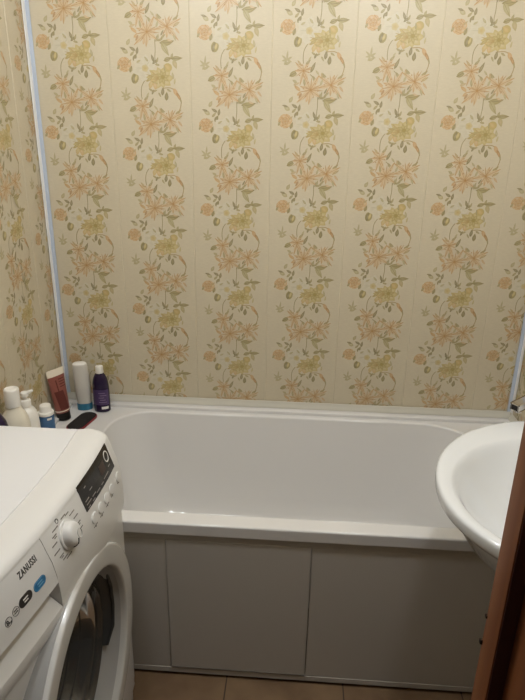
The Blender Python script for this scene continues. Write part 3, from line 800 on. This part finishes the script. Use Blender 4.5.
# purple bottle with white cap
qx, qy = .157, -.066
t = bottle('purple_bottle', 'dark purple bottle with white screw cap on the tub corner', (qx, qy, DZT))
bm = bmesh.new(); lathe(bm, qx, qy, [(.026, Z), (.0295, Z+.002), (.030, Z+.006), (.0302, Z+.05), (.0298, Z+.09), (.028, Z+.112), (.0245, Z+.128), (.019, Z+.141), (.0135, Z+.148), (.012, Z+.152)], 40, .76, ang=.0); body = obj('body', bm, M['purple'], t, auto=60)
bm = bmesh.new(); lathe(bm, qx, qy, [(.0140, Z+.1495), (.0142, Z+.150), (.0136, Z+.172), (.0125, Z+.1745), (.009, Z+.1752)], 28); obj('cap', bm, M['whitepl'], t)
def cpatch(bm, cx, cy, r, sy, ang, a0, a1, z0, z1, n=8, e=.0005):
    g = []
    for i in range(n+1):
        a = math.radians(a0+(a1-a0)*i/n)-ang
        x, y = (r+e)*math.cos(a), (r*sy+e)*math.sin(a)
        g.append([bm.verts.new((cx+x*math.cos(ang)-y*math.sin(ang), cy+x*math.sin(ang)+y*math.cos(ang), z)) for z in (z0, z1)])
    for i in range(n): bm.faces.new((g[i][0], g[i+1][0], g[i+1][1], g[i][1]))
bm = bmesh.new(); cpatch(bm, qx, qy, .0302, .76, 0, -150, -20, Z+.03, Z+.09); lab = obj('label', bm, M['purplelab'], body, recalc=False)
bm = bmesh.new()
for k in range(5): cpatch(bm, qx, qy, .0302, .76, 0, -95+(k % 2)*8, -40-(k % 3)*9, Z+.040+k*.009, Z+.0425+k*.009, e=.0009)
obj('label_print', bm, mat('lilac_print', '#8a7898', .5), lab, recalc=False)
bm = bmesh.new(); cpatch(bm, qx, qy, .0301, .76, 0, -80, -28, Z+.014, Z+.024); obj('white_label', bm, M['whiteink'], body, recalc=False)

# foot file lying on the ledge
A, B = Vector((.118, -.098)), Vector((.094, -.245))
A, B = Vector((.130, -.099)), Vector((.103, -.238))
ax = (B-A).normalized(); nx = Vector((-ax.y, ax.x)); hw = .0320
def capsule(z, w, sh=0):
    o = []
    for c0, a0 in ((A+ax*hw, 90), (B-ax*hw, -90)):
        for k in range(15):
            a = math.radians(a0+180*k/14); p_ = c0+ax*(w*math.cos(a))+nx*(w*math.sin(a)); o.append((p_.x, p_.y, z))
    return o
fl = thing('foot_file', 'flat black foot file with red edge lying on the tub ledge', 'foot file', ((A.x+B.x)/2, (A.y+B.y)/2, DZT))
bm = bmesh.new(); loft(bm, [capsule(Z, hw-.001), capsule(Z+.001, hw), capsule(Z+.006, hw), capsule(Z+.007, hw-.001)]); obj('backing', bm, M['redpl'], fl)
bm = bmesh.new(); loft(bm, [capsule(Z+.0068, hw-.003), capsule(Z+.0085, hw-.0032), capsule(Z+.009, hw-.004)]); obj('abrasive_pad', bm, M['grit'], fl)

# big white bottle
gx, gy = .056, -.500
t = bottle('lotion_bottle', 'large white bottle with wide round cap behind the washing machine', (gx, gy, DZT))
bm = bmesh.new(); lathe(bm, gx, gy, [(.036, Z), (.0405, Z+.003), (.0415, Z+.01), (.0415, Z+.13), (.0405, Z+.16), (.037, Z+.184), (.0315, Z+.199), (.0235, Z+.210), (.0205, Z+.219), (.0202, Z+.222)], 44, .95); obj('body', bm, M['cream'], t, auto=60)
bm = bmesh.new(); lathe(bm, gx, gy, [(.0205, Z+.223), (.0212, Z+.2235), (.0208, Z+.272), (.0196, Z+.2755), (.016, Z+.277), (.0145, Z+.2755), (.009, Z+.275)], 44); obj('cap', bm, M['whitepl'], t, auto=50)
# pump bottle
hx, hy = .056, -.429
t = bottle('pump_bottle', 'white pump dispenser bottle beside the large white bottle', (hx, hy, DZT))
bm = bmesh.new(); lathe(bm, hx, hy, [(.028, Z), (.0325, Z+.003), (.0335, Z+.01), (.0335, Z+.125), (.0325, Z+.150), (.029, Z+.168), (.022, Z+.180), (.0145, Z+.186), (.0135, Z+.190)], 40); obj('body', bm, M['whitepl'], t, auto=60)
bm = bmesh.new(); lathe(bm, hx, hy, [(.0155, Z+.1885), (.016, Z+.189), (.016, Z+.206), (.0145, Z+.208), (.008, Z+.2085), (.0065, Z+.2095), (.0065, Z+.219)], 28); pc = obj('collar', bm, M['whitepl'], t)
bm = bmesh.new(); lathe(bm, hx, hy, [(.0105, Z+.219), (.0115, Z+.220), (.0112, Z+.231), (.009, Z+.2335)], 24)
tube(bm, [(hx, hy, Z+.2275), (hx+.010, hy+.004, Z+.2305), (hx+.020, hy+.008, Z+.2345), (hx+.0235, hy+.009, Z+.2335)], [.0070, .0058, .0042, .0033], 12); obj('pump_head', bm, M['whitepl'], t)
# small blue bottle
ix, iy = .082, -.360
t = bottle('blue_bottle', 'small blue bottle with stepped white cap right of the pump dispenser', (ix, iy, DZT))
bm = bmesh.new(); lathe(bm, ix, iy, [(.021, Z), (.0235, Z+.003), (.0238, Z+.03), (.0235, Z+.125), (.022, Z+.128)], 36); body = obj('body', bm, M['bluepl'], t)
bm = bmesh.new(); lathe(bm, ix, iy, [(.0238, Z+.1275), (.0245, Z+.1285), (.0245, Z+.135), (.0235, Z+.137), (.0190, Z+.138), (.0180, Z+.140), (.0174, Z+.156), (.016, Z+.159), (.012, Z+.160)], 36); obj('cap', bm, M['whitepl'], t, auto=40)
bm = bmesh.new()
for k in range(3): cpatch(bm, ix, iy, .0238, 1, 0, -120+k*9, -40, Z+.06+k*.013, Z+.064+k*.013)
obj('label_print', bm, M['bluelab'], body, recalc=False)
bm = bmesh.new(); cpatch(bm, ix, iy, .0236, 1, 0, -62, -25, Z+.115, Z+.122); obj('white_label', bm, M['whiteink'], body, recalc=False)
# dark purple bottle at the picture's left edge
jx, jy = .048, -.603
t = bottle('violet_bottle', 'dark violet round shouldered bottle left of the large white bottle', (jx, jy, DZT))
bm = bmesh.new(); lathe(bm, jx, jy, [(.036, Z), (.0405, Z+.003), (.041, Z+.01), (.041, Z+.17), (.0395, Z+.20), (.034, Z+.224), (.024, Z+.242), (.0145, Z+.250), (.013, Z+.253)], 40, .9); obj('body', bm, M['purple'], t, auto=60)
bm = bmesh.new(); lathe(bm, jx, jy, [(.0145, Z+.2515), (.015, Z+.252), (.0145, Z+.270), (.012, Z+.273)], 28); obj('cap', bm, M['purple'], t)

# ---------------------------------------------------------------- light, world, camera
for LX, lab in ((.42, 'round ceiling lamp above the washing machine side'), (1.20, 'round ceiling lamp above the wash basin side')):
    LY, LZ = -1.02, CEIL-.15
    lp = thing('ceiling_lamp', lab, 'lamp', (LX, LY, CEIL), 'round ceiling lamps')
    bm = bmesh.new(); lathe(bm, LX, LY, [(.07, CEIL-.0005), (.07, CEIL-.02), (.062, CEIL-.025), (.02, CEIL-.028), (.014, CEIL-.03), (.014, CEIL-.06), (.02, CEIL-.062), (.02, CEIL-.075)], 32); obj('base', bm, M['lampw'], lp)
    li = bpy.data.lights.new('bulb', 'POINT'); li.energy = 18.5; li.shadow_soft_size = .05; li.color = (.89, .945, 1.0)
    lo = bpy.data.objects.new('bulb', li); C.objects.link(lo); lo.location = (LX, LY, LZ)
w = bpy.data.worlds.new('World'); bpy.context.scene.world = w; w.use_nodes = True
w.node_tree.nodes['Background'].inputs['Color'].default_value = (.9, .82, .72, 1)
w.node_tree.nodes['Background'].inputs['Strength'].default_value = .08

cam = bpy.data.cameras.new('Camera'); co = bpy.data.objects.new('Camera', cam); C.objects.link(co)
cam.sensor_fit = 'VERTICAL'; cam.sensor_height = 32; cam.lens = 585.3/700*32; cam.clip_start = .01
yaw, pit, rol = -.059, -.357, .018
f = Vector((math.sin(yaw)*math.cos(pit), math.cos(yaw)*math.cos(pit), math.sin(pit)))
r = Vector((math.cos(yaw), -math.sin(yaw), 0)); u = r.cross(f)
r2 = r*math.cos(rol)+u*math.sin(rol); u2 = -r*math.sin(rol)+u*math.cos(rol)
m = Matrix((r2, u2, -f)).transposed().to_4x4(); m.translation = (.853, -1.963, 1.509)
co.matrix_world = m
sc = bpy.context.scene; sc.camera = co
sc.view_settings.view_transform = 'Standard'; sc.view_settings.look = 'None'; sc.view_settings.gamma = 1; sc.view_settings.use_curve_mapping = False
sc.view_settings.exposure = 0.0
